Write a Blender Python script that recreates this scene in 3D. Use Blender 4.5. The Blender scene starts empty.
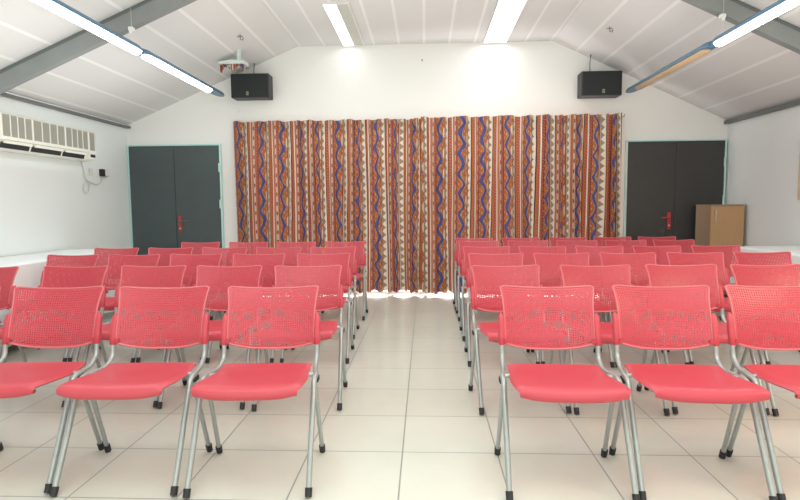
import bpy, bmesh, math, random
from mathutils import Vector, Matrix
random.seed(7)
COL = bpy.context.scene.collection
PI = math.pi

# ------------------------------------------------------------------ node helper
class NT:
    def __init__(s, name):
        s.m = bpy.data.materials.new(name); s.m.use_nodes = True
        s.t = s.m.node_tree; s.b = s.t.nodes['Principled BSDF']; s.out = s.t.nodes['Material Output']
    def new(s, k, **kw):
        n = s.t.nodes.new(k)
        for a, v in kw.items(): setattr(n, a, v)
        return n
    def link(s, a, b): s.t.links.new(a, b)
    def math(s, op, a, b=None, c=None):
        n = s.new('ShaderNodeMath', operation=op)
        for i, v in enumerate((a, b, c)):
            if v is None: continue
            if isinstance(v, (int, float)): n.inputs[i].default_value = v
            else: s.link(v, n.inputs[i])
        return n.outputs[0]
    def band(s, x, lo, hi):            # 1 inside lo..hi
        return s.math('MULTIPLY', s.math('GREATER_THAN', x, lo), s.math('LESS_THAN', x, hi))
    def mix(s, f, a, b, mode='MIX'):
        n = s.new('ShaderNodeMix', data_type='RGBA', blend_type=mode)
        for i, v in ((0, f), (6, a), (7, b)):
            if isinstance(v, (int, float)): n.inputs[i].default_value = v
            elif isinstance(v, (tuple, list)): n.inputs[i].default_value = (*v[:3], 1)
            else: s.link(v, n.inputs[i])
        return n.outputs[2]
    def coord(s, which='Object'):
        return s.new('ShaderNodeTexCoord').outputs[which]
    def sep(s, v):
        n = s.new('ShaderNodeSeparateXYZ'); s.link(v, n.inputs[0]); return n.outputs
    def noise(s, scale, detail=3, vec=None, rough=.5):
        n = s.new('ShaderNodeTexNoise'); n.inputs['Scale'].default_value = scale
        n.inputs['Detail'].default_value = detail; n.inputs['Roughness'].default_value = rough
        s.link(vec if vec is not None else s.coord(), n.inputs['Vector']); return n.outputs['Fac']
    def ramp(s, f, stops, interp='LINEAR'):
        n = s.new('ShaderNodeValToRGB'); n.color_ramp.interpolation = interp
        e = n.color_ramp.elements
        while len(e) < len(stops): e.new(.5)
        for i, (p, c) in enumerate(stops): e[i].position = p; e[i].color = (*c, 1)
        s.link(f, n.inputs[0]); return n.outputs[0]
    def setc(s, c, rough=.5, metal=0., spec=.5):
        if isinstance(c, (tuple, list)): s.b.inputs['Base Color'].default_value = (*c[:3], 1)
        else: s.link(c, s.b.inputs['Base Color'])
        if isinstance(rough, (int, float)): s.b.inputs['Roughness'].default_value = rough
        else: s.link(rough, s.b.inputs['Roughness'])
        s.b.inputs['Metallic'].default_value = metal
        s.b.inputs['Specular IOR Level'].default_value = spec
        return s
    def bump(s, h, strength=.2, dist=.01):
        n = s.new('ShaderNodeBump'); n.inputs['Strength'].default_value = strength
        n.inputs['Distance'].default_value = dist
        s.link(h, n.inputs['Height']); s.link(n.outputs[0], s.b.inputs['Normal']); return s

def simple(name, c, rough=.5, metal=0., var=.06, scale=12, spec=.5, bump=0):
    n = NT(name)
    f = n.noise(scale, 4)
    n.setc(n.mix(f, tuple(x*(1-var) for x in c), tuple(min(1, x*(1+var)) for x in c)), rough, metal, spec)
    if bump: n.bump(n.noise(scale*12, 2), bump, .002)
    return n.m

def emis(name, c, strength):
    n = NT(name); n.setc(c, .4)
    n.b.inputs['Emission Color'].default_value = (*c, 1)
    n.b.inputs['Emission Strength'].default_value = strength
    return n.m

# ------------------------------------------------------------------ mesh helpers
def link(name, me, m=None, parent=None):
    o = bpy.data.objects.new(name, me); COL.objects.link(o)
    if m is not None and me is not None: me.materials.append(m)
    if parent is not None: o.parent = parent
    return o
def obj(name, bm, m, parent=None, smooth=False, angle=None):
    bmesh.ops.recalc_face_normals(bm, faces=bm.faces)
    me = bpy.data.meshes.new(name); bm.to_mesh(me); bm.free()
    if smooth:
        me.polygons.foreach_set('use_smooth', [True]*len(me.polygons))
        if angle is not None:
            me.set_sharp_from_angle(angle=math.radians(angle))
    return link(name, me, m, parent)
def empty(name, loc=(0, 0, 0), rz=0):
    o = bpy.data.objects.new(name, None); COL.objects.link(o)
    o.empty_display_size = .1; o.location = loc; o.rotation_euler = (0, 0, rz); return o
def tag(o, label, cat, group=None, kind=None):
    o['label'] = label; o['category'] = cat
    if group: o['group'] = group
    if kind: o['kind'] = kind
    return o
def struct(o): o['kind'] = 'structure'; return o

def box(bm, x0, x1, y0, y1, z0, z1, bev=0, seg=2):
    r = bmesh.ops.create_cube(bm, size=1)
    vs = r['verts']
    for v in vs:
        v.co = Vector(((x0+x1)/2 + v.co.x*(x1-x0), (y0+y1)/2 + v.co.y*(y1-y0), (z0+z1)/2 + v.co.z*(z1-z0)))
    if bev:
        es = list({e for v in vs for e in v.link_edges})
        bmesh.ops.bevel(bm, geom=es, offset=bev, segments=seg, affect='EDGES', profile=.5)
    return bm
def mkbox(name, m, parent, *a, **k):
    return obj(name, box(bmesh.new(), *a, **k), m, parent)

def fillet(pts, r=.03, n=6):
    """round the inner corners of a polyline"""
    P = [Vector(p) for p in pts]; out = [P[0]]
    for i in range(1, len(P)-1):
        a, b, c = P[i-1], P[i], P[i+1]
        d1 = (a-b); d2 = (c-b); rr = min(r, d1.length*.45, d2.length*.45)
        p1 = b + d1.normalized()*rr; p2 = b + d2.normalized()*rr
        for k in range(n+1):
            t = k/n; out.append((1-t)**2*p1 + 2*t*(1-t)*b + t*t*p2)
    out.append(P[-1]); return out
def tube(bm, pts, rad, seg=10, cap=True):
    P = [Vector(p) for p in pts]; n = len(P)
    rads = rad if isinstance(rad, (list, tuple)) else [rad]*n
    T = []
    for i in range(n):
        d = (P[min(i+1, n-1)] - P[max(i-1, 0)]); T.append(d.normalized())
    up = Vector((0, 0, 1)) if abs(T[0].z) < .9 else Vector((1, 0, 0))
    N = T[0].cross(up).normalized(); rings = []
    for i in range(n):
        N = (N - T[i]*N.dot(T[i])).normalized(); B = T[i].cross(N)
        rings.append([bm.verts.new(P[i] + (N*math.cos(2*PI*k/seg) + B*math.sin(2*PI*k/seg))*rads[i]) for k in range(seg)])
    for i in range(n-1):
        for k in range(seg):
            bm.faces.new((rings[i][k], rings[i][(k+1) % seg], rings[i+1][(k+1) % seg], rings[i+1][k]))
    if cap:
        bm.faces.new(rings[0][::-1]); bm.faces.new(rings[-1])
    return bm
def quad(bm, *pts):
    return bm.faces.new([bm.verts.new(p) for p in pts])
def catmull(pts, n):
    out = []; P = [pts[0]] + list(pts) + [pts[-1]]; segs = len(pts)-1
    for j in range(n+1):
        u = j/n*segs; i = min(int(u), segs-1); t = u-i
        p0, p1, p2, p3 = P[i], P[i+1], P[i+2], P[i+3]
        out.append(tuple(.5*((2*p1[k]) + (-p0[k]+p2[k])*t + (2*p0[k]-5*p1[k]+4*p2[k]-p3[k])*t*t + (-p0[k]+3*p1[k]-3*p2[k]+p3[k])*t**3) for k in range(len(p1))))
    return out

# ------------------------------------------------------------------ materials
def mat_floor():
    n = NT('floor_tiles'); T = .46
    x, y, z = n.sep(n.coord())
    ux = n.math('DIVIDE', n.math('ADD', x, .115), T); uy = n.math('DIVIDE', n.math('SUBTRACT', y, 2.579), T)
    fx, fy = n.math('FRACT', ux), n.math('FRACT', uy)
    g = .0035/T
    gx = n.math('MAXIMUM', n.math('LESS_THAN', fx, g), n.math('GREATER_THAN', fx, 1-g))
    gy = n.math('MAXIMUM', n.math('LESS_THAN', fy, g), n.math('GREATER_THAN', fy, 1-g))
    gr = n.math('MAXIMUM', gx, gy)
    c = n.new('ShaderNodeCombineXYZ'); n.link(n.math('FLOOR', ux), c.inputs[0]); n.link(n.math('FLOOR', uy), c.inputs[1])
    wn = n.new('ShaderNodeTexWhiteNoise', noise_dimensions='2D'); n.link(c.outputs[0], wn.inputs['Vector'])
    per = wn.outputs['Value']
    cl = n.noise(1.6, 5, rough=.6)
    a = n.mix(cl, (.58, .585, .50), (.73, .735, .65))
    a = n.mix(n.math('MULTIPLY', per, .35), a, (.70, .71, .66))
    fine = n.noise(38, 3)
    a = n.mix(n.math('MULTIPLY', fine, .16), a, (.60, .55, .44))
    a = n.mix(n.math('MULTIPLY', gr, .9), a, (.24, .25, .23))
    n.setc(a, n.math('ADD', .16, n.math('MULTIPLY', gr, .4)), 0, .5)
    return n.m
def mat_ceiling():
    n = NT('ceiling_boards')
    x, y, z = n.sep(n.coord())
    f = n.math('FRACT', n.math('DIVIDE', n.math('ADD', x, .02), .335))
    seam = n.band(f, .0, .10)
    edge = n.math('MAXIMUM', n.band(f, .10, .115), n.band(f, .985, 1.0))
    nz = n.noise(1.3, 3)
    base = n.mix(nz, (.68, .675, .665), (.74, .735, .725))
    fine = n.noise(55, 2)
    base = n.mix(n.math('MULTIPLY', fine, .25), base, (.62, .62, .61))
    c = n.mix(seam, base, (.82, .815, .80)); c = n.mix(n.math('MULTIPLY', edge, .3), c, (.66, .67, .66))
    n.setc(c, .7, 0, .3)
    n.bump(n.math('ADD', n.math('MULTIPLY', seam, 1.0), n.math('MULTIPLY', fine, .25)), .25, .006)
    return n.m
def mat_wall(name, c):
    n = NT(name); a = n.noise(.9, 4); b = n.noise(40, 3)
    n.setc(n.mix(a, tuple(x*.965 for x in c), c), .75, 0, .25); n.bump(b, .08, .003); return n.m
def mat_plastic(name='red_plastic', k=0.):
    n = NT(name); a = n.noise(6, 3); g = n.noise(420, 1)
    oi = n.new('ShaderNodeObjectInfo').outputs['Random']
    c = n.mix(a, (.52, .048, .070), (.58, .060, .086))
    c = n.mix(n.math('MULTIPLY', oi, .3), c, (.58, .10, .12))
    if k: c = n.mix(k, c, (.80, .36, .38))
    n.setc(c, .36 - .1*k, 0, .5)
    n.bump(g, .05, .001); return n.m
def mat_curtain():
    n = NT('ikat_curtain_cloth')
    u, v, _ = n.sep(n.coord('UV'))
    cu = n.new('ShaderNodeCombineXYZ'); n.link(u, cu.inputs[0]); n.link(n.math('MULTIPLY', v, .06), cu.inputs[1])
    wob = n.math('ADD', n.math('MULTIPLY', n.math('SUBTRACT', n.noise(3.1, 2, cu.outputs[0]), .5), .17), n.math('MULTIPLY', n.math('SUBTRACT', n.noise(5, 3), .5), .016))
    u = n.math('ADD', u, wob)
    P = .51
    q = n.math('DIVIDE', u, P); f = n.math('FRACT', q); idx = n.math('FLOOR', q)
    RUST, RED, CREAM, BEIGE, DARK, SAL = (.42, .135, .048), (.38, .072, .046), (.78, .74, .63), (.44, .41, .32), (.026, .018, .030), (.46, .16, .08)
    c = n.ramp(f, [(0, RED), (.09, DARK), (.11, RUST), (.46, (.14, .035, .022)), (.485, BEIGE), (.52, CREAM), (.66, DARK), (.68, RUST), (.73, RED), (.80, CREAM), (.85, SAL), (.92, (.56, .50, .40))], 'CONSTANT')
    fine = n.noise(60, 3, n.coord('UV'))
    c = n.mix(n.math('MULTIPLY', fine, .25), c, (.36, .12, .07))
    # white flecks on red and rust
    def cells(su, sv, off=0):
        a = n.math('SUBTRACT', n.math('FRACT', n.math('ADD', n.math('DIVIDE', u, su), off)), .5)
        b = n.math('SUBTRACT', n.math('FRACT', n.math('ADD', n.math('DIVIDE', v, sv), n.math('MULTIPLY', n.math('FLOOR', n.math('DIVIDE', u, su)), .37))), .5)
        return a, b
    a, b = cells(.021, .04)
    dot = n.math('LESS_THAN', n.math('ADD', n.math('MULTIPLY', a, a), n.math('MULTIPLY', b, b)), .05)
    reds = n.math('MAXIMUM', n.band(f, 0, .09), n.band(f, .73, .80))
    c = n.mix(n.math('MULTIPLY', n.math('MULTIPLY', dot, reds), .75), c, (.55, .42, .33))
    a2, b2 = cells(.037, .075, .3)
    dot2 = n.math('LESS_THAN', n.math('ADD', n.math('MULTIPLY', a2, a2), n.math('MULTIPLY', b2, b2)), .035)
    c = n.mix(n.math('MULTIPLY', n.math('MULTIPLY', dot2, n.band(f, .11, .46)), .9), c, (.52, .42, .30))
    # blue snake
    def tri(period, ph=0.):
        t = n.math('FRACT', n.math('ADD', n.math('DIVIDE', v, period), ph))
        return n.math('SUBTRACT', n.math('MULTIPLY', n.math('ABSOLUTE', n.math('SUBTRACT', t, .5)), 4), 1)
    ph = n.math('MULTIPLY', idx, .31)
    t1 = tri(.27, ph)
    t3 = tri(.41, n.math('MULTIPLY', idx, .17)); sm = n.math('MULTIPLY', n.math('MULTIPLY', t1, n.math('SUBTRACT', 1.3, n.math('MULTIPLY', .3, n.math('MULTIPLY', t1, t1)))), n.math('ADD', .85, n.math('MULTIPLY', .22, t3)))
    d = n.math('ABSOLUTE', n.math('SUBTRACT', f, n.math('ADD', .265, n.math('MULTIPLY', sm, .085))))
    blue = n.mix(n.noise(9, 2, n.coord('UV')), (.035, .038, .15), (.10, .115, .31))
    c = n.mix(n.math('LESS_THAN', d, .072), c, (.42, .24, .13))
    c = n.mix(n.math('LESS_THAN', d, n.math('ADD', -.012, n.math('MULTIPLY', .125, n.noise(9, 1, n.coord('UV'))))), c, blue)
    # cream half moons at the rust stripe's edge
    hv = n.math('SUBTRACT', n.math('FRACT', n.math('ADD', n.math('DIVIDE', v, .27), n.math('ADD', ph, .25))), .5)
    hu = n.math('DIVIDE', n.math('SUBTRACT', .47, f), .09)
    hm = n.math('MULTIPLY', n.math('LESS_THAN', n.math('ADD', n.math('MULTIPLY', hu, hu), n.math('MULTIPLY', n.math('MULTIPLY', hv, hv), 11)), .7), n.band(f, .38, .46))
    c = n.mix(hm, c, (.60, .50, .36))
    # tan triangles on cream
    t2 = tri(.10, .2)
    tr = n.math('MULTIPLY', n.math('LESS_THAN', n.math('DIVIDE', n.math('SUBTRACT', f, .52), .14), n.math('MULTIPLY', n.math('ADD', t2, 1), .42)), n.band(f, .52, .66))
    c = n.mix(tr, c, (.32, .23, .15))
    # rust blocks on beige
    bv = n.math('FRACT', n.math('DIVIDE', v, .13))
    bl = n.math('MULTIPLY', n.band(bv, .2, .58), n.band(f, .935, .985))
    c = n.mix(bl, c, (.27, .07, .035))
    w = n.noise(300, 1, n.coord('UV'))
    c = n.mix(n.math('MULTIPLY', w, .12), c, (.2, .12, .08))
    n.setc(c, .85, 0, .15)
    # a little daylight comes through the cloth
    tl = n.new('ShaderNodeBsdfTranslucent'); n.link(c, tl.inputs[0])
    mx = n.new('ShaderNodeMixShader'); mx.inputs[0].default_value = .025
    n.link(n.b.outputs[0], mx.inputs[1]); n.link(tl.outputs[0], mx.inputs[2]); n.link(mx.outputs[0], n.out.inputs[0])
    return n.m
def mat_wood(name, c1, c2, rough=.45):
    n = NT(name)
    mp = n.new('ShaderNodeMapping'); mp.inputs['Scale'].default_value = (14, 14, 1.2); n.link(n.coord(), mp.inputs[0])
    a = n.noise(3, 5, mp.outputs[0], .6)
    n.setc(n.mix(a, c1, c2), rough); return n.m
def mat_grille():
    n = NT('grille_mesh')
    x, y, z = n.sep(n.coord())
    f = n.math('FRACT', n.math('DIVIDE', n.math('ADD', z, n.math('MULTIPLY', y, .5)), .022))
    n.setc(n.mix(n.math('GREATER_THAN', f, .5), (.17, .17, .14), (.42, .41, .35)), .6); return n.m
def mat_louver():
    n = NT('dull_louver')
    x, y, z = n.sep(n.coord())
    f = n.math('FRACT', n.math('DIVIDE', y, .05))
    n.setc(n.mix(n.math('GREATER_THAN', f, .8), (.52, .53, .46), (.64, .64, .58)), .5); return n.m

M = dict(
    floor=mat_floor(), ceil=mat_ceiling(),
    wall=mat_wall('white_wall_paint', (.86, .85, .82)), wall_l=mat_wall('cool_white_wall_paint', (.88, .93, .915)),
    wall_r=mat_wall('pale_grey_wall_paint', (.80, .82, .81)),
    red=mat_plastic(), redrim_lit=mat_plastic('red_plastic_lit_edge', .35),  # rim copy is painted paler for the light its edges catch
    steel=simple('silver_steel', (.40, .43, .42), .34, .5, .10, 30),
    rubber=simple('black_rubber', (.022, .022, .024), .6, 0, .2),
    curtain=mat_curtain(),
    door_l=simple('slate_lit_door_paint', (.064, .084, .088), .42, 0, .15, 3, bump=.05),  # one door paint; the stronger light on this door is in the colour
    door_r=simple('charcoal_dim_door_paint', (.042, .041, .040), .42, 0, .2, 3, bump=.05),  # same door paint, coloured darker for the weaker light here
    teal=simple('pale_turquoise_paint', (.52, .78, .75), .5),
    redmetal=simple('red_handle_plastic', (.50, .03, .03), .35),
    chrome=simple('worn_chrome', (.55, .55, .55), .3, .8),
    beam=simple('grey_beam_paint', (.235, .25, .245), .45, .1, .14, 5),
    beamdark=simple('dark_grey_paint', (.13, .145, .145), .5),
    strip=simple('grey_strip_metal', (.17, .18, .18), .45, .3),
    stripw=simple('white_strip', (.75, .77, .76), .5),
    blue=simple('blue_grey_housing', (.10, .20, .30), .4, .2),
    lampw=simple('white_lamp_frame', (.75, .75, .73), .45),
    speaker=simple('black_speaker_cloth', (.012, .015, .016), .6, 0, .3, 60),
    speakerside=simple('dark_speaker_case', (.035, .036, .038), .5, 0, .2, 20),
    badge=simple('brass_grey_badge', (.35, .32, .24), .4, .3),
    acw=simple('cream_plastic', (.78, .765, .69), .45), grille=mat_grille(), louver=mat_louver(),
    black=simple('black_gap', (.012, .012, .013), .6),
    cloth=simple('white_tablecloth', (.84, .87, .87), .8, 0, .03, 4, spec=.2),
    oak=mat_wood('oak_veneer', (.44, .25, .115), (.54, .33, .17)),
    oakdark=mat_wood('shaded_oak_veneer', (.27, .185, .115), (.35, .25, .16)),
    lightwood=mat_wood('pale_wood_frame', (.62, .46, .29), (.72, .56, .38)),
    board=simple('cream_board', (.78, .75, .66), .7),
    white=simple('white_plastic', (.80, .80, .77), .4),
    cable=simple('white_cable', (.62, .63, .60), .5),
    amber=simple('unlit_amber_diffuser', (.52, .36, .22), .4),
    tube=emis('lit_diffuser', (.93, .97, 1.0), 15.0),
    panel=emis('lit_panel', (.96, .98, 1.0), 6.0),
    day=emis('daylight_glass', (.95, .97, 1.0), 9.0),
)

# ------------------------------------------------------------------ room shell
XL, XR, YB, YF = -4.13, 4.00, 7.50, -3.6
KL, KR, ZF = -1.72, 1.705, 3.365      # ceiling kinks and flat height
ZL, ZR = 2.347, 2.292                 # eaves
def ceil_z(x):
    if x < KL: return ZL + (x-XL)*(ZF-ZL)/(KL-XL)
    if x > KR: return ZF + (x-KR)*(ZR-ZF)/(XR-KR)
    return ZF

bm = bmesh.new(); box(bm, XL-.15, XR+.15, YF-.15, YB+.15, -.12, 0); struct(obj('floor', bm, M['floor']))
bm = bmesh.new(); prof = [(XL-.15, ceil_z(XL)-.15*.42), (KL, ZF), (KR, ZF), (XR+.15, ZR-.15*.46)]
lo = [[bm.verts.new((x, y, z)) for x, z in prof] for y in (YF-.15, YB+.15)]
hi = [[bm.verts.new((x, y, z+.12)) for x, z in prof] for y in (YF-.15, YB+.15)]
for i in range(3):
    bm.faces.new((lo[0][i], lo[0][i+1], lo[1][i+1], lo[1][i])); bm.faces.new((hi[0][i], hi[0][i+1], hi[1][i+1], hi[1][i]))
    for j in (0, 1): bm.faces.new((lo[j][i], lo[j][i+1], hi[j][i+1], hi[j][i]))
bm.faces.new((lo[0][0], lo[1][0], hi[1][0], hi[0][0])); bm.faces.new((lo[0][3], lo[1][3], hi[1][3], hi[0][3]))
struct(obj('ceiling', bm, M['ceil']))
def gable(name, y0, y1, m):
    bm = bmesh.new(); pf = [(XL, 0), (XR, 0), (XR, ZR), (KR, ZF), (KL, ZF), (XL, ZL)]
    a = [bm.verts.new((x, y0, z)) for x, z in pf]; b = [bm.verts.new((x, y1, z)) for x, z in pf]
    bm.faces.new(a); bm.faces.new(b)
    for i in range(6): bm.faces.new((a[i], a[(i+1) % 6], b[(i+1) % 6], b[i]))
    struct(obj(name, bm, m))
gable('wall_back', YB, YB+.15, M['wall']); gable('wall_front', YF-.15, YF, M['wall'])
struct(mkbox('wall_left', M['wall_l'], None, XL-.15, XL, YF, YB, 0, ZL))
struct(mkbox('wall_right', M['wall_r'], None, XR, XR+.15, YF, YB, 0, ZR))

# eaves strips
def eave(name, x0, x1, y0, y1, z0, z1):
    r = struct(empty(name, (0, 0, 0)))
    mkbox('dark_rail', M['strip'], r, x0, x1, y0, y1, z0, z0+.028)
    mkbox('pale_rail', M['stripw'], r, x0+.004, x1-.004, y0, y1, z0+.028, z1)
eave('trim_1', XL+.002, XL+.06, 5.02, 7.49, ZL-.045, ZL-.004)
r = struct(empty('trim_2')); mkbox('dark_rail', M['strip'], r, XR-.055, XR-.002, 1.0, 7.49, ZR-.05, ZR-.003)
# bracket where beam meets the strip
struct(mkbox('trim_3', M['beamdark'], None, XL+.002, XL+.12, 4.9, 5.02, ZL-.10, ZL-.01, bev=.008))

# sloping rafters crossing the ceiling
def beam(name, y):
    r = struct(empty(name, (0, y, 0)))
    def prism(nm, m, d0, d1, y0, y1):
        bm = bmesh.new(); xs = [XL+.01, KL, KR, XR-.01]
        rows = []
        for yy in (y0, y1):
            rows.append(([bm.verts.new((x, yy, ceil_z(x)-d0)) for x in xs], [bm.verts.new((x, yy, ceil_z(x)-d1)) for x in xs]))
        for i in range(3):
            for t, b in rows: bm.faces.new((t[i], t[i+1], b[i+1], b[i]))
            bm.faces.new((rows[0][1][i], rows[0][1][i+1], rows[1][1][i+1], rows[1][1][i]))
            bm.faces.new((rows[0][0][i], rows[0][0][i+1], rows[1][0][i+1], rows[1][0][i]))
        for k in (0, 3): bm.faces.new((rows[0][0][k], rows[0][1][k], rows[1][1][k], rows[1][0][k]))
        obj(nm, bm, m, r)
    prism('beam_face', M['beam'], .045, .185, 0, .07); prism('beam_flange', M['beamdark'], .002, .045, .015, .055)
    return r
beam('ceiling_beam', 4.88); beam('ceiling_beam', 1.6)

# doors
def door(name, x0, x1, ztop, m, plate_x, lever_dir, hinge_x):
    r = struct(empty(name, ((x0+x1)/2, YB, 0))); cx = (x0+x1)/2
    def B(nm, mm, parent, a, b, c, d, e, f, **k):
        return mkbox(nm, mm, parent, a-cx, b-cx, c-YB, d-YB, e, f, **k)
    fr = bmesh.new()
    box(fr, x0-.02-cx, x0-cx, -.05, -.002, 0, ztop+.018); box(fr, x1-cx, x1+.02-cx, -.05, -.002, 0, ztop+.018)
    box(fr, x0-cx, x1-cx, -.05, -.002, ztop, ztop+.018)
    obj('door_frame', fr, M['teal'], r)
    mid = (x0+x1)/2
    lf = []
    for a, b in ((x0+.004, mid-.004), (mid+.004, x1-.004)):
        lf.append(B('door_leaf', m, r, a, b, YB-.045, YB-.006, .01, ztop-.004, bev=.003))
    B('astragal_strip', M['black'], r, mid-.003, mid+.003, YB-.04, YB-.008, .01, ztop-.01)
    leaf = lf[1] if plate_x > mid else lf[0]
    h = B('handle_plate', M['redmetal'], leaf, plate_x-.022, plate_x+.022, YB-.055, YB-.046, .865, 1.09, bev=.003)
    t = bmesh.new(); tube(t, fillet([(plate_x-cx, -.055, 1.02), (plate_x-cx, -.10, 1.02), (plate_x-cx+lever_dir*.12, -.10, 1.02)], .02), .009)
    obj('lever', t, M['redmetal'] if lever_dir < 0 else M['beamdark'], h, True)
    t = bmesh.new(); tube(t, [(plate_x-cx, -.054, .915), (plate_x-cx, -.064, .915)], .012, 12); obj('lock_cylinder', t, M['chrome'], h, True, 40)
    for z in (.35, 1.25, 1.75):
        t = bmesh.new(); tube(t, [(hinge_x-cx, -.056, z-.06), (hinge_x-cx, -.056, z+.06)], .011, 8); obj('hinge', t, M['teal'], leaf, True, 40)
door('door_1', -4.10, -2.825, 2.055, M['door_l'], -3.405, 1, -2.83)
door('door_2', 2.695, 3.955, 2.03, M['door_r'], 3.255, -1, 3.95)

# glazed doors behind the curtain
w = struct(empty('window_1', (0, YB, 0)))
fr = bmesh.new()
for x in (-2.45, -1.23, -.03, 1.17, 2.39): box(fr, x, x+.06, -.06, -.003, .02, 2.25)
box(fr, -2.45, 2.45, -.06, -.003, 2.2, 2.25); box(fr, -2.45, 2.45, -.06, -.003, .0, .03)
obj('window_frame', fr, M['lampw'], w)
mkbox('pane', M['day'], w, -2.40, 2.40, -.03, -.01, .03, 2.2)

# ------------------------------------------------------------------ curtains
def curtain(x0, x1, seed, label, uoff, sag0, sag1):
    rnd = random.Random(seed)
    N = int((x1-x0)/.0075); R = 24
    # irregular pleats
    ks = []; x = 0
    ys = []
    ph = rnd.random()*6; per = .12
    y0 = 7.39 if x0 < -1 else 7.31
    prev = None; us = []; u = uoff
    per_now = per; phase = ph; amp = .034
    for i in range(N+1):
        X = x0 + (x1-x0)*i/N
        phase += 2*PI*((x1-x0)/N)/per_now
        if rnd.random() < .06: per_now = rnd.uniform(.08, .17); 
        amp += (rnd.uniform(.026, .056)-amp)*.05
        yy = amp*(math.sin(phase) + .38*math.sin(2*phase+.6)) + .012*math.sin(phase*.43+1)
        if prev is not None: u += math.hypot(X-prev[0], yy-prev[1])
        prev = (X, yy); us.append(u); ys.append((X, yy, phase))
    bm = bmesh.new(); uvl = bm.loops.layers.uv.new('UVMap')
    grid = []
    for j in range(R+1):
        t = j/R; row = []
        for i, (X, yy, p) in enumerate(ys):
            s = i/N
            ztop = 2.375 + (sag0*(1-s) + sag1*s) + .006*math.sin(p*.5) - .012*math.sin(PI*s*5)**2
            zbot = .034 + .010*math.sin(p*.31+seed) + (.006*math.sin(p))
            k = .62 + .5*(1-t)
            dx = .012*math.sin(t*3+p*.13)*(1-t)
            row.append(bm.verts.new((X+dx, y0 + yy*k, zbot + (ztop-zbot)*t)))
        grid.append(row)
    for j in range(R):
        for i in range(N):
            f = bm.faces.new((grid[j][i], grid[j][i+1], grid[j+1][i+1], grid[j+1][i]))
            for l, (a, b) in zip(f.loops, ((i, j), (i+1, j), (i+1, j+1), (i, j+1))):
                l[uvl].uv = (us[a], 2.35*b/R)
    o = obj('curtain', bm, M['curtain'], None, True)
    for k in ('label',): pass
    return tag(o, label, 'curtain', 'patterned curtains on the end wall')
curtain(-2.60, -.012, 3, 'rust, cream and blue striped curtain hanging next to the grey double door in stronger light', 0, -.012, -.006)
curtain(-.05, 2.565, 8, 'rust, cream and blue striped curtain hanging next to the grey double door in weaker light', .21, -.004, .004)
rail = empty('curtain_rail', (0, 7.43, 2.34)); tag(rail, 'thin white rail carrying the patterned curtains along the end wall', 'curtain rail')
t = bmesh.new(); box(t, -2.62, 2.60, .0, .02, 0, .02); obj('track', t, M['white'], rail)
for x in (-2.6, 0, 2.59):
    t = bmesh.new(); box(t, x-.01, x+.01, .018, .068, -.005, .03); obj('bracket', t, M['strip'], rail)
t = bmesh.new(); tube(t, [(2.6, .01, .01), (2.63, .0, .02), (2.63, -.01, .045)], .005, 6); obj('end_hook', t, M['strip'], rail, True)

# ------------------------------------------------------------------ lamps
def strip_run(x, z, side, segs, label_bits):
    """hanging fluorescent fittings in a line along the room; segs = (y0, y1, lit y0, lit y1, on?, label)"""
    for y0, y1, l0, l1, on, label in segs:
        r = empty('strip_light', (x, (y0+y1)/2, z)); my = (y0+y1)/2
        tag(r, label, 'light', 'hanging strip lights')
        bm = bmesh.new(); n = 9; W = .058
        # housing: shallow upturned trough, rounded at the end
        pr = [(-W, 0), (-W*.95, .022), (-W*.6, .045), (0, .052), (W*.6, .045), (W*.95, .022), (W, 0)]
        ys = [(y0-my, .55), (y0-my+.03, .9), (y0-my+.08, 1), (y1-my-.10, 1), (y1-my-.04, .85), (y1-my, .35)]
        rows = [[bm.verts.new((a*s, y, b)) for a, b in pr] for y, s in ys]
        for i in range(len(rows)-1):
            for k in range(len(pr)-1): bm.faces.new((rows[i][k], rows[i][k+1], rows[i+1][k+1], rows[i+1][k]))
            bm.faces.new((rows[i][0], rows[i+1][0], rows[i+1][-1], rows[i][-1]))
        bm.faces.new(rows[0]); bm.faces.new(rows[-1])
        obj('housing', bm, M['blue'], r, True, 30)
        bm = bmesh.new(); W = .047; pr = [(W*math.cos(a), -.032*math.sin(a)-.001) for a in [PI*k/8 for k in range(9)]]
        ys = [(l0-my, .6), (l0-my+.02, 1), (l1-my-.02, 1), (l1-my, .6)]
        rows = [[bm.verts.new((a*s, y, b*s-.0005)) for a, b in pr] for y, s in ys]
        for i in range(3):
            for k in range(8): bm.faces.new((rows[i][k], rows[i][k+1], rows[i+1][k+1], rows[i+1][k]))
            bm.faces.new((rows[i][0], rows[i+1][0], rows[i+1][-1], rows[i][-1]))
        bm.faces.new(rows[0]); bm.faces.new(rows[-1])
        obj('diffuser', bm, M['tube'] if on else M['amber'], r, True, 40)
        for yy in (y0+.12, y1-.12):
            zt = ceil_z(x) - (.187 if 4.86 < yy < 4.97 else .002)
            t = bmesh.new(); tube(t, [(0, yy-my, .045), (0, yy-my, zt-z)], .0009, 5); obj('suspension_wire', t, M['stripw'], r)
strip_run(-2.565, 2.60, -1, [(4.98, 6.93, 5.03, 6.52, True, 'lit hanging strip light ending near the speaker above the slate door'),
                             (2.93, 4.93, 2.98, 4.90, True, 'lit hanging strip light crossing the beam above the air conditioner')], '')
strip_run(2.495, 2.56, 1, [(4.98, 6.93, 5.06, 6.62, False, 'unlit hanging strip light with amber underside beside the speaker over charcoal door'),
                           (2.93, 4.93, 2.98, 4.88, True, 'lit hanging strip light crossing the beam above the picture frame')], '')
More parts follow.
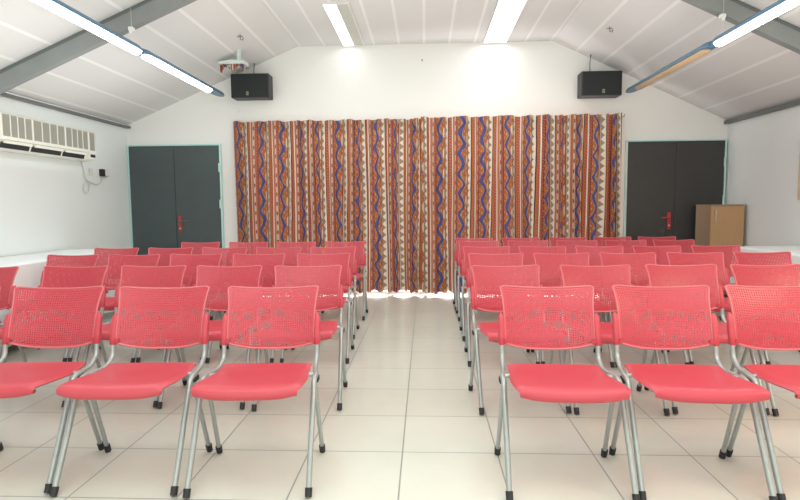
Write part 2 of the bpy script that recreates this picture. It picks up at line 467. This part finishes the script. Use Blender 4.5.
# small white knobs on the beam's lower edge
for x, lb in ((-2.60, 'small white hook on the beam above the air conditioner side strip light'), (2.52, 'small white hook on the beam above the half lit strip light')):
    bm = bmesh.new(); z = ceil_z(x)-.187
    box(bm, x-.022, x+.022, 4.85, 4.90, z-.035, z, bev=.008); box(bm, x-.008, x+.008, 4.84, 4.87, z-.06, z-.03, bev=.003)
    tag(obj('beam_hook', bm, M['white']), lb, 'hook', 'white beam hooks')

def recessed(x0, x1, lit, label):
    r = empty('ceiling_light', ((x0+x1)/2, 6.7, ZF)); cx = (x0+x1)/2; tag(r, label, 'light', 'recessed ceiling lights')
    y0, y1 = -.76, .76; f = bmesh.new()
    box(f, x0-.012-cx, x0-cx, y0, y1, -.022, -.001); box(f, x1-cx, x1+.012-cx, y0, y1, -.022, -.001)
    box(f, x0-cx, x1-cx, y0, y0+.012, -.022, -.001); box(f, x0-cx, x1-cx, y1-.012, y1, -.022, -.001)
    mx = (lit[1] if lit[1] < x1-.01 else (x0+x1)/2)
    obj('frame', f, M['lampw'], r)
    mkbox('diffuser', M['panel'], r, x0-cx+.001, mx-cx-.001, y0+.014, y1-.014, -.018, -.004)
    if lit[1] < x1-.01: mkbox('unlit_louver', M['louver'], r, mx-cx+.001, x1-cx-.001, y0+.014, y1-.014, -.016, -.004)
    else: mkbox('diffuser', M['panel'], r, mx-cx+.003, x1-cx-.001, y0+.014, y1-.014, -.018, -.004)
recessed(-1.075, -.81, (-1.075, -.945), 'recessed ceiling light lit along one half only, its other half dull')
recessed(.79, 1.075, (.79, 1.075), 'recessed ceiling light glowing across its whole width')

for x, y, lb in ((-2.13, 6.4, 'tiny metal hook in the sloping ceiling above the slate door speaker'), (2.08, 6.4, 'tiny metal hook in the sloping ceiling above the charcoal door speaker')):
    t = bmesh.new(); z = ceil_z(x); tube(t, fillet([(x, y, z), (x, y, z-.05), (x+.03, y, z-.06), (x+.035, y, z-.03)], .01), .005, 6)
    tube(t, [(x-.035, y, z-.02), (x+.03, y, z-.018)], .004, 6)
    tag(obj('ceiling_hook', t, M['strip'], None, True), lb, 'hook', 'metal ceiling hooks')
t = bmesh.new(); tube(t, [(-.03, YB, 3.14), (-.03, YB-.03, 3.14), (-.03, YB-.035, 3.155)], .006, 6)
tag(obj('wall_hook', t, M['strip'], None, True), 'tiny dark hook on the white end wall above the curtains', 'hook')
t = bmesh.new(); bmesh.ops.create_circle(t, segments=24, radius=.045, cap_ends=True)
g = bmesh.ops.extrude_face_region(t, geom=t.faces[:]); 
for v in [e for e in g['geom'] if isinstance(e, bmesh.types.BMVert)]: v.co.z += .012
bmesh.ops.rotate(t, verts=t.verts, cent=(0, 0, 0), matrix=Matrix.Rotation(PI/2, 3, 'X')); bmesh.ops.translate(t, verts=t.verts, vec=(-2.586, YB-.001, 2.534))
tag(obj('wall_cover', t, M['wall']), 'round white blanking cover on the wall below the speaker', 'cover')

# ------------------------------------------------------------------ speakers
def speaker(x0, x1, z0, z1, label, side):
    cx = (x0+x1)/2; r = empty('wall_speaker', (cx, 7.25, z0)); w = (x1-x0)/2; h = z1-z0; tag(r, label, 'speaker', 'black wall speakers')
    bm = bmesh.new(); c = .03; D = .22
    pf = [(-w, 0), (-w+c if side < 0 else -w, 0)]
    # plan outline: front face with chamfered inner corner, tapering a bit to the back
    s = -side
    plan = [(-w*1, .012), (-w*1, D), (w, D), (w, .012)]
    box(bm, -w, w, .012, D, 0, h, bev=.012)
    obj('cabinet', bm, M['speakerside'], r)
    g = bmesh.new(); box(g, -w+.006, w-.006, 0, .02, .006, h-.006, bev=.012, seg=3); gr = obj('grille', g, M['speaker'], r)
    b = bmesh.new(); bx = .02 if side > 0 else -.03
    box(b, bx-.016, bx+.016, -.004, 0, .03, .078, bev=.002); bd = obj('badge', b, M['badge'], gr)
    b = bmesh.new(); box(b, bx-.009, bx+.009, -.006, -.003, .056, .062); box(b, bx-.009, bx+.009, -.006, -.003, .044, .050)
    obj('emblem', b, M['black'], bd)
    t = bmesh.new(); box(t, -.05, .05, D-.01, D+.03, h*.3, h*.7); obj('wall_bracket', t, M['beamdark'], r)
    # cable up to the ceiling
    X = cx + (-.12 if side > 0 else .03); 
    t = bmesh.new(); lx = (-.12 if side > 0 else .03); top = ceil_z(X)-z0-.004
    tube(t, [(lx, .12, h-.01), (lx-.004, .13, (h+top)/2), (lx+.008, .13, top)], .006, 6); obj('cable', t, M['strip'], r, True)
speaker(-2.565, -2.055, 2.65, 2.965, 'black speaker mounted high on the end wall near the slate grey door', -1)
speaker(2.02, 2.535, 2.60, 2.912, 'black speaker mounted high on the end wall near the charcoal door', 1)

# white fitting with scraps of patterned cloth under the sloping ceiling
fx = empty('ceiling_fitting', (-2.36, 6.78, 2.955)); tag(fx, 'pale fitting under the sloping ceiling with patterned cloth scraps hanging beneath', 'fitting')
bm = bmesh.new(); a = [(-.16, 0), (.16, 0), (.16, .04), (.0, .05), (-.16, .03)]
v0 = [bm.verts.new((x, -.05, z)) for x, z in a]; v1 = [bm.verts.new((x, .12, z)) for x, z in a]
bm.faces.new(v0); bm.faces.new(v1)
for i in range(5): bm.faces.new((v0[i], v0[(i+1) % 5], v1[(i+1) % 5], v1[i]))
box(bm, .06, .10, -.01, .03, .04, ceil_z(-2.26)-2.955-.002)
obj('white_box', bm, simple('pale_teal_white', (.66, .74, .72), .5), fx)
bm = bmesh.new(); uvl = bm.loops.layers.uv.new('UVMap'); rr = random.Random(5); N = 60; rows = []
for j, tt in enumerate((0, .5, 1)):
    rows.append([bm.verts.new((-.15+.30*i/N + 0*tt, -.03+.025*math.sin(i*.55), -(.055+.03*math.sin(i*.21+1)+.015*math.sin(i*.9))*tt-.001)) for i in range(N+1)])
for j in range(2):
    for i in range(N):
        f = bm.faces.new((rows[j][i], rows[j][i+1], rows[j+1][i+1], rows[j+1][i]))
        for l, (p, q) in zip(f.loops, ((i, j), (i+1, j), (i+1, j+1), (i, j+1))): l[uvl].uv = (.02+p*.012, 1.0+q*.04)
obj('cloth_scrap', bm, M['curtain'], fx, True)

# ------------------------------------------------------------------ air conditioner
def aircon():
    X0 = XL+.002; XF = -3.94; y0, y1, z0, z1 = 5.03, 6.52, 1.765, 2.115
    r = empty('air_conditioner', (X0, (y0+y1)/2-.075, z0)); cy = (y0+y1)/2; D = XF-X0; H = z1-z0; L = (y1-y0)/2
    tag(r, 'long cream air conditioner with ribbed grilles mounted on the side wall', 'air conditioner')
    bm = bmesh.new()
    # section: vertical grille face on top, air outlet sloping back below
    sec = [(0, 0), (D-.075, 0), (D-.055, .012), (D-.03, .075), (D, .095), (D, H-.02), (D-.02, H), (0, H)]
    a = [bm.verts.new((x, -L, z)) for x, z in sec]; b = [bm.verts.new((x, L, z)) for x, z in sec]
    bm.faces.new(a); bm.faces.new(b)
    for i in range(len(sec)): bm.faces.new((a[i], a[(i+1) % 8], b[(i+1) % 8], b[i]))
    obj('casing', bm, M['acw'], r)
    segs = [(5.07, 5.45, 4), (5.48, 5.95, 4), (5.98, 6.36, 4), (6.40, 6.49, 1)]
    for k, (p, q, n) in enumerate(segs):
        g = mkbox('grille', M['grille'], r, D-.004, D+.002, p-cy, q-cy, .125 if k < 3 else .12, H-.022)
        for i in range(1, n):
            yy = p + (q-p)*i/n - cy; mkbox('grille_bar', M['acw'], g, D+.001, D+.005, yy-.006, yy+.006, .125, H-.022)
    # outlet slot: three openings with white vanes
    for p, q in ((5.07, 5.45), (5.48, 5.93), (5.96, 6.34)):
        t = bmesh.new()
        quadz = [(D-.052, .016), (D-.032, .070)]
        (xa, za), (xb, zb) = quadz
        vs = [bm_ for bm_ in ()]
        e = .003
        v = [t.verts.new((xa+e, p-cy, za)), t.verts.new((xa+e, q-cy, za)), t.verts.new((xb+e, q-cy, zb)), t.verts.new((xb+e, p-cy, zb))]
        w_ = [t.verts.new((c.co.x+.004, c.co.y, c.co.z-.001)) for c in v]
        t.faces.new(v); t.faces.new(w_)
        for i in range(4): t.faces.new((v[i], v[(i+1) % 4], w_[(i+1) % 4], w_[i]))
        s = obj('outlet', t, M['black'], r)
        t = bmesh.new(); box(t, D-.012, D+.004, p-cy+.005, q-cy-.005, .058, .084, bev=.003); obj('vane', t, M['acw'], s)
    t = bmesh.new(); box(t, D-.045, D+.002, 6.38-cy, 6.51-cy, .02, .115, bev=.004); cp = obj('control_housing', t, M['acw'], r)
    mkbox('control_window', M['black'], cp, D-.002, D+.004, 6.40-cy, 6.49-cy, .04, .075)
aircon()

# sockets and cable right of the air conditioner
sk = empty('wall_socket', (XL+.001, 6.60, 1.66)); tag(sk, 'white wall socket just below the end of the air conditioner', 'socket')
mkbox('face_plate', M['white'], sk, 0, .012, -.05, .05, -.045, .045, bev=.004)
mkbox('socket_holes', M['beamdark'], sk, .011, .014, -.04, -.032, -.02, .03)
sk = empty('junction_box', (XL+.001, 6.87, 1.655)); tag(sk, 'white socket box with a dark plug between air conditioner and slate door', 'socket')
mkbox('face_plate', M['white'], sk, 0, .05, -.03, .07, -.04, .05, bev=.008)
mkbox('dark_plug', M['black'], sk, .002, .055, -.085, -.032, -.045, .045, bev=.006)
t = bmesh.new(); xx = XL+.014
pts = [(xx, 6.80, 1.615), (xx, 6.81, 1.55), (xx, 6.70, 1.50), (xx, 6.56, 1.53), (xx, 6.48, 1.53), (xx, 6.43, 1.44), (xx, 6.47, 1.38), (xx, 6.53, 1.42), (xx+.01, 6.53, 1.52), (xx+.01, 6.46, 1.58), (xx, 6.45, 1.68), (xx, 6.42, 1.76)]
tube(t, catmull(pts, 70), .006, 6)
tag(obj('power_cord', t, M['cable'], None, True), 'thin white cord looped on the wall below the air conditioner', 'cord')

# ------------------------------------------------------------------ side tables with white cloths
def side_table(x0, x1, y0, y1, lab_t, lab_c, seed, inner):
    r = empty('side_table', ((x0+x1)/2, (y0+y1)/2, 0)); w, l = (x1-x0)/2, (y1-y0)/2
    tag(r, lab_t, 'table', 'side tables along the walls')
    mkbox('tabletop', M['board'], r, -w+.02, w-.02, -l+.02, l-.02, .70, .728)
    for sx in (-1, 1):
        for sy in (-1, 1):
            t = bmesh.new(); tube(t, [(sx*(w-.08), sy*(l-.12), 0), (sx*(w-.08), sy*(l-.12), .70)], .015, 8); obj('leg', t, M['steel'], r, True, 40)
    # cloth: top plus hanging skirt on the room side and the ends
    rnd = random.Random(seed); bm = bmesh.new(); h = .738
    nY = 150; prof = []
    sgn = inner
    xe = x1 if sgn > 0 else x0; xw = x0 if sgn > 0 else x1
    rows = []
    ctl = [(0, h), (.25, h), (.5, h+.001), (.8, h), (.97, h-.001), (1.0, h-.012), (1.0, h-.05), (1, .60), (1, .50), (1, .40), (1, .30), (1, .2), (1, .09)]
    for j in range(nY+1):
        y = y0 + (y1-y0)*j/nY; row = []
        for i, (a, z) in enumerate(ctl):
            x = xw + (xe-xw)*a; k = max(0, (h-z)/h) if a >= 1 else 0
            off = sgn*(.028*k*math.sin(y*9+seed+2*math.sin(y*2.1)) + .012*k*math.sin(y*23+z*3)+.01*k)
            row.append(bm.verts.new((x+off*.8, y, z + (.012*math.sin(y*4) if i == len(ctl)-1 else 0))))
        rows.append(row)
    for j in range(nY):
        for i in range(len(ctl)-1): bm.faces.new((rows[j][i], rows[j+1][i], rows[j+1][i+1], rows[j][i+1]))
    # end skirt at the far side
    for yy, sg, j in ((y1, 1, nY), (y0, -1, 0)):
        top = [bm.verts.new((xw+(xe-xw)*k/12, yy, h-.001)) for k in range(13)]
        bot = [bm.verts.new((xw+(xe-xw)*k/12, yy+sg*(.02+.012*math.sin(k*1.7)), .1)) for k in range(13)]
        for k in range(12): bm.faces.new((top[k], top[k+1], bot[k+1], bot[k]))
    o = obj('tablecloth', bm, M['cloth'], None, True, 50)
    tag(o, lab_c, 'tablecloth', 'white tablecloths')
side_table(XL+.02, -3.43, 3.2, 6.05, 'long table along the wall under the air conditioner, hidden by its cloth', 'white cloth draped over the long table below the air conditioner', 1, 1)
side_table(3.33, XR-.02, 2.9, 6.05, 'long table along the grey wall in front of the cabinet', 'white cloth draped over the long table in front of the wooden cabinet', 4, -1)

# ------------------------------------------------------------------ cabinet
cb = empty('wooden_cabinet', (3.752, 7.14, 0)); tag(cb, 'oak veneer cabinet with one door standing in the corner by the charcoal door', 'cabinet')
w = .205
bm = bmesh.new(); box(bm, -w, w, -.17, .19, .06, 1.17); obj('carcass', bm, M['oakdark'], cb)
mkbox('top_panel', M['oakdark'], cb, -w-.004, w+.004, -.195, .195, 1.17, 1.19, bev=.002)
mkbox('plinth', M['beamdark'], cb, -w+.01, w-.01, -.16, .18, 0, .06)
dr = mkbox('door', M['oak'], cb, -w+.002, w-.008, -.192, -.172, .065, 1.166, bev=.002)
t = bmesh.new(); tube(t, fillet([(-w+.045, -.192, 1.12), (-w+.045, -.222, 1.12), (-w+.045, -.222, .955), (-w+.045, -.192, .955)], .012), .006, 8)
obj('handle', t, M['chrome'], dr, True, 60)

# picture frame on the grey wall
pf = empty('picture_frame', (XR-.002, 5.47, 1.56)); tag(pf, 'pale wooden framed board hanging on the grey side wall', 'picture')
f = bmesh.new(); hl, hh, b = .56, .325, .045
box(f, -.03, 0, -hl, hl, hh-b, hh); box(f, -.03, 0, -hl, hl, -hh, -hh+b); box(f, -.03, 0, -hl, -hl+b, -hh+b, hh-b); box(f, -.03, 0, hl-b, hl, -hh+b, hh-b)
obj('frame', f, M['lightwood'], pf); mkbox('board', M['board'], pf, -.015, -.002, -hl+b, hl-b, -hh+b, hh-b)

# ------------------------------------------------------------------ the chair
def lean(z): return .255 + .098*max(0, (z-.50)/.30)**1.6
def make_chair():
    r = empty('stacking_chair', (0, 0, 0))
    # seat
    prof = catmull([(-.202, .414), (-.215, .421), (-.219, .438), (-.211, .458), (-.188, .466), (-.13, .463), (-.03, .453), (.06, .446), (.13, .447), (.175, .451), (.200, .452)], 30)
    bm = bmesh.new(); nx = 26; rows = []
    for j, (y, z) in enumerate(prof):
        t = j/(len(prof)-1); row = []
        for i in range(nx+1):
            a = -1 + 2*i/nx; s = math.copysign(1-(1-abs(a))**1.35, a) if abs(a) < 1 else a
            wd = .212 + .020*math.exp(-((t-.52)/.2)**2) - .012*max(0, 1-t/.14)**1.5
            zz = z + .010*s*s*math.sin(PI*t) - .016*max(0, (abs(s)-.86)/.14)**2*max(0, min(1, (1-t)/.25))*min(1, max(0, t-.10)/.3) + .016*abs(s)**5*max(0, 1-t/.16)
            yy = y + .034*abs(s)**7*max(0, 1-t/.40)**2 - .008*(1-s*s)*max(0, 1-t/.4) - .018*abs(s)**8*max(0, (t-.85)/.15)
            row.append(bm.verts.new((s*wd, yy, zz)))
        rows.append(row)
    for j in range(len(rows)-1):
        for i in range(nx): bm.faces.new((rows[j][i], rows[j][i+1], rows[j+1][i+1], rows[j+1][i]))
    bmesh.ops.recalc_face_normals(bm, faces=bm.faces)
    if sum(f.normal.z for f in bm.faces) < 0: bmesh.ops.reverse_faces(bm, faces=bm.faces)
    bmesh.ops.solidify(bm, geom=bm.faces[:], thickness=.009)
    obj('seat', bm, M['red'], r, True, 60)
    # perforated back: a sheet with real slots
    nx, nz = 38, 26
    def P(a, t):
        s = a
        zb = .503 + .034*abs(s)**2.6
        zt = .803 - .014*(1-s*s) - .007*abs(s)**30
        z = zb + (zt-zb)*t
        hw = .213 + .016*t**5 - .003*max(0, (t-.95)/.05)**2
        return Vector((s*hw, lean(z) + .026*(1-s*s), z))
    bm = bmesh.new(); V = {}
    def vert(i, j):
        if (i, j) not in V: V[(i, j)] = bm.verts.new(P(-1+2*i/nx, j/nz))
        return V[(i, j)]
    for j in range(nz):
        for i in range(nx):
            c = [vert(i, j), vert(i+1, j), vert(i+1, j+1), vert(i, j+1)]
            solid = i < 1 or i >= nx-1 or j < 1 or j >= nz-1
            if solid: bm.faces.new(c); continue
            a0, a1 = -1+2*(i+.26)/nx, -1+2*(i+.74)/nx
            t0, t1 = (j+.27)/nz, (j+.73)/nz
            q = [bm.verts.new(P(a0, t0)), bm.verts.new(P(a1, t0)), bm.verts.new(P(a1, t1)), bm.verts.new(P(a0, t1))]
            for k in range(4): bm.faces.new((c[k], c[(k+1) % 4], q[(k+1) % 4], q[k]))
    bmesh.ops.recalc_face_normals(bm, faces=bm.faces)
    bmesh.ops.solidify(bm, geom=bm.faces[:], thickness=.005)
    bk = obj('backrest', bm, M['red'], r, True, 40)
    # rolled rim round the back
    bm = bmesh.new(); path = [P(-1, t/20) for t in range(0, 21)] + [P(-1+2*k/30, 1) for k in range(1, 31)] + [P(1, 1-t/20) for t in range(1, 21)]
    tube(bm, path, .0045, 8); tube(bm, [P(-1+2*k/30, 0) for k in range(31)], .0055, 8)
    obj('rim', bm, M['redrim_lit'], bk, True)
    for s in (-1, 1):
        # sleeve over the upright
        bm = bmesh.new(); rows = []
        for z, wx, wy in ((.528, .013, .013), (.532, .0160, .015), (.58, .0160, .015), (.64, .0150, .015), (.664, .0130, .013), (.676, .006, .009)):
            cy = lean(z)+.004; rows.append([bm.verts.new((s*.2280 + wx*math.copysign(abs(math.cos(a))**.7, math.cos(a)), cy+wy*math.copysign(abs(math.sin(a))**.7, math.sin(a)), z)) for a in [2*PI*k/14 for k in range(14)]])
        for j in range(len(rows)-1):
            for k in range(14): bm.faces.new((rows[j][k], rows[j][(k+1) % 14], rows[j+1][(k+1) % 14], rows[j+1][k]))
        bm.faces.new(rows[0]); bm.faces.new(rows[-1])
        tube(bm, [(s*.207, lean(.548)-.002, .548), (s*.207, lean(.548)-.012, .548)], .011, 12)
        obj('sleeve', bm, M['red'], r, True, 50)
        # upright with side rail
        bm = bmesh.new(); tube(bm, fillet([(s*.250, .045, .434), (s*.229, .190, .431), (s*.2275, .252, .470), (s*.2285, lean(.53)+.002, .53), (s*.230, lean(.64)+.004, .64)], .04), .0112, 12)
        obj('side_rail', bm, M['steel'], r, True, 60)
        bm = bmesh.new(); tube(bm, fillet([(s*.252, -.208, .02), (s*.250, .012, .432), (s*.250, .07, .436)], .045), .0122, 12)
        lg = obj('leg', bm, M['steel'], r, True, 60)
        bm = bmesh.new(); d = Vector((0, .22, .412)).normalized(); p = Vector((s*.252, -.2145, .006)); tube(bm, [p, p+d*.036], [.0145, .0155], 12); obj('rubber_foot', bm, M['rubber'], lg, True, 40)
        bm = bmesh.new(); tube(bm, [(s*.252, .205, .02), (s*.244, .052, .425)], .0105, 12)
        lg = obj('leg', bm, M['steel'], r, True, 60)
        bm = bmesh.new(); d = Vector((0, -.153, .405)).normalized(); p = Vector((s*.252, .2105, .006)); tube(bm, [p, p+d*.036], [.0145, .0155], 12); obj('rubber_foot', bm, M['rubber'], lg, True, 40)
        bm = bmesh.new(); box(bm, s*.250-.014, s*.250+.014, .040, .085, .405, .430, bev=.004); obj('stacking_clip', bm, M['rubber'], r)
    bm = bmesh.new(); tube(bm, [(-.245, .075, .432), (-.2, .075, .434), (.2, .075, .434), (.245, .075, .432)], .010, 10); obj('cross_bar', bm, M['steel'], r, True, 60)
    return r
def dup(src):
    r = src.copy(); COL.objects.link(r)
    for ch in src.children:
        c = ch.copy(); COL.objects.link(c); c.parent = r
        for g in ch.children:
            d = g.copy(); COL.objects.link(d); d.parent = c
    return r

SIDE = {'L': 'air conditioner side', 'R': 'cabinet side'}
ROWN = ['front row', 'second row', 'third row', 'fourth row', 'fifth row', 'sixth row']
ORD = ['beside the aisle', 'second from the aisle', 'third from the aisle', 'fourth from the aisle', 'fifth from the aisle', 'last beside the wall']
rows = {
 'L': [[(-.766, 2.372), (-1.325, 2.368), (-1.877, 2.368), (-2.430, 2.375)],
       [(-.796, 3.308), (-1.345, 3.321), (-1.885, 3.335), (-2.436, 3.325), (-3.058, 3.300)],
       [(-.871, 4.270), (-1.430, 4.268), (-1.984, 4.270), (-2.524, 4.255), (-3.066, 4.246)],
       [(-.918, 5.035), (-1.462, 5.022), (-2.012, 5.027), (-2.563, 5.021), (-3.113, 5.003)],
       [(-.917, 5.862), (-1.486, 5.874), (-2.041, 5.862), (-2.612, 5.874)]],
 'R': [[(.598, 2.350), (1.152, 2.358), (1.694, 2.358)],
       [(.533, 3.290), (1.120, 3.288), (1.684, 3.308), (2.224, 3.296)],
       [(.587, 4.215), (1.128, 4.215), (1.669, 4.215), (2.220, 4.235), (2.768, 4.250)],
       [(.595, 5.000), (1.138, 4.996), (1.683, 4.994), (2.230, 5.000), (2.793, 5.015)],
       [(.605, 5.838), (1.160, 5.862), (1.707, 5.868), (2.250, 5.872), (2.792, 5.905)],
       [(.602, 6.420), (1.176, 6.415), (1.754, 6.425), (2.311, 6.490), (2.857, 6.510)]]}
proto = make_chair(); used = False; jit = random.Random(11)
for side in ('L', 'R'):
    for ri, row in enumerate(rows[side]):
        for ci, (x, Y) in enumerate(row):
            o = proto if not used else dup(proto); used = True
            rz = math.radians({'L': [2.8, 2.2, 3.0, 2.4], 'R': [-.8, -2.6, -2.2]}[side][ci] if ri == 0 else {('L', 1, 0): 3.6, ('R', 1, 0): 4.0, ('L', 2, 0): 2.0, ('L', 3, 0): 1.2, ('L', 4, 0): 1.2}.get((side, ri, ci), jit.uniform(-.7, .7)))
            o.location = (x + .35*math.sin(rz), Y - (.028 if side == 'L' and ri == 0 else 0), 0); o.rotation_euler = (0, 0, rz)
            pos = ORD[ci]
            tag(o, 'red perforated plastic chair in the %s, %s, %s' % (ROWN[ri], pos, SIDE[side]), 'chair', 'red chairs set out in rows')

# ------------------------------------------------------------------ lights
def area(name, loc, rot, sx, sy, power, c=(1, 1, 1)):
    l = bpy.data.lights.new(name, 'AREA'); l.shape = 'RECTANGLE'; l.size = sx; l.size_y = sy; l.energy = power; l.color = c
    o = bpy.data.objects.new(name, l); COL.objects.link(o); o.location = loc; o.rotation_euler = rot; return o
area('ceiling_fill', (-1.2, .6, 3.30), (0, 0, 0), 2.0, 3.0, 54, (.90, 1, .97))  # unseen fills added below the ceiling to brighten the room
area('ceiling_fill', (1.2, .6, 3.30), (0, 0, 0), 2.0, 3.0, 52, (.97, 1, .95))
area('ceiling_fill', (0, 4.6, 3.10), (0, 0, 0), 2.6, 3.0, 34, (.95, 1, .98))
area('front_fill', (0, -2.9, 1.9), (math.radians(86), 0, 0), 6.5, 2.2, 95, (.94, 1, .98))  # added fill from behind the camera
area('upward_fill', (-1.6, 1.0, 1.75), (PI, 0, 0), 2.4, 3.5, 34, (.90, 1, .96))  # unseen upward fills, added to brighten the ceiling
area('upward_fill', (1.6, 1.0, 1.75), (PI, 0, 0), 2.4, 3.5, 34, (.97, 1, .95))
area('upward_fill', (-.6, 4.7, 1.6), (PI, 0, 0), 6.6, 3.8, 66, (.92, 1, .96))
area('warm_fill', (3.2, 1.2, 2.2), (math.radians(18), math.radians(8), 0), .8, .8, 36, (1, .70, .50))  # added warm fill, tints floor and chairs on the cabinet side

wd = bpy.data.worlds.new('World'); bpy.context.scene.world = wd; wd.use_nodes = True
wd.node_tree.nodes['Background'].inputs[0].default_value = (.9, .95, 1, 1); wd.node_tree.nodes['Background'].inputs[1].default_value = .5

# ------------------------------------------------------------------ camera
F = 545.; yw = Vector((25, 44, -F)).normalized(); hz = Vector((1, .008, 0))
zw = hz.cross(-yw) if False else hz.cross(yw).normalized()
if zw.y < 0: zw = -zw
xw = yw.cross(zw).normalized()
Rm = Matrix((xw, yw, zw))       # rows: world axes in camera coordinates
cam = bpy.data.cameras.new('Camera'); co = bpy.data.objects.new('Camera', cam); COL.objects.link(co)
cam.sensor_fit = 'HORIZONTAL'; cam.sensor_width = 36; cam.lens = F/800*36; cam.clip_start = .05
co.matrix_world = Matrix.Translation((0, 0, 1.2)) @ Rm.to_4x4()
sc = bpy.context.scene; sc.camera = co
sc.view_settings.view_transform = 'Standard'; sc.view_settings.look = 'None'; sc.view_settings.exposure = 0.0
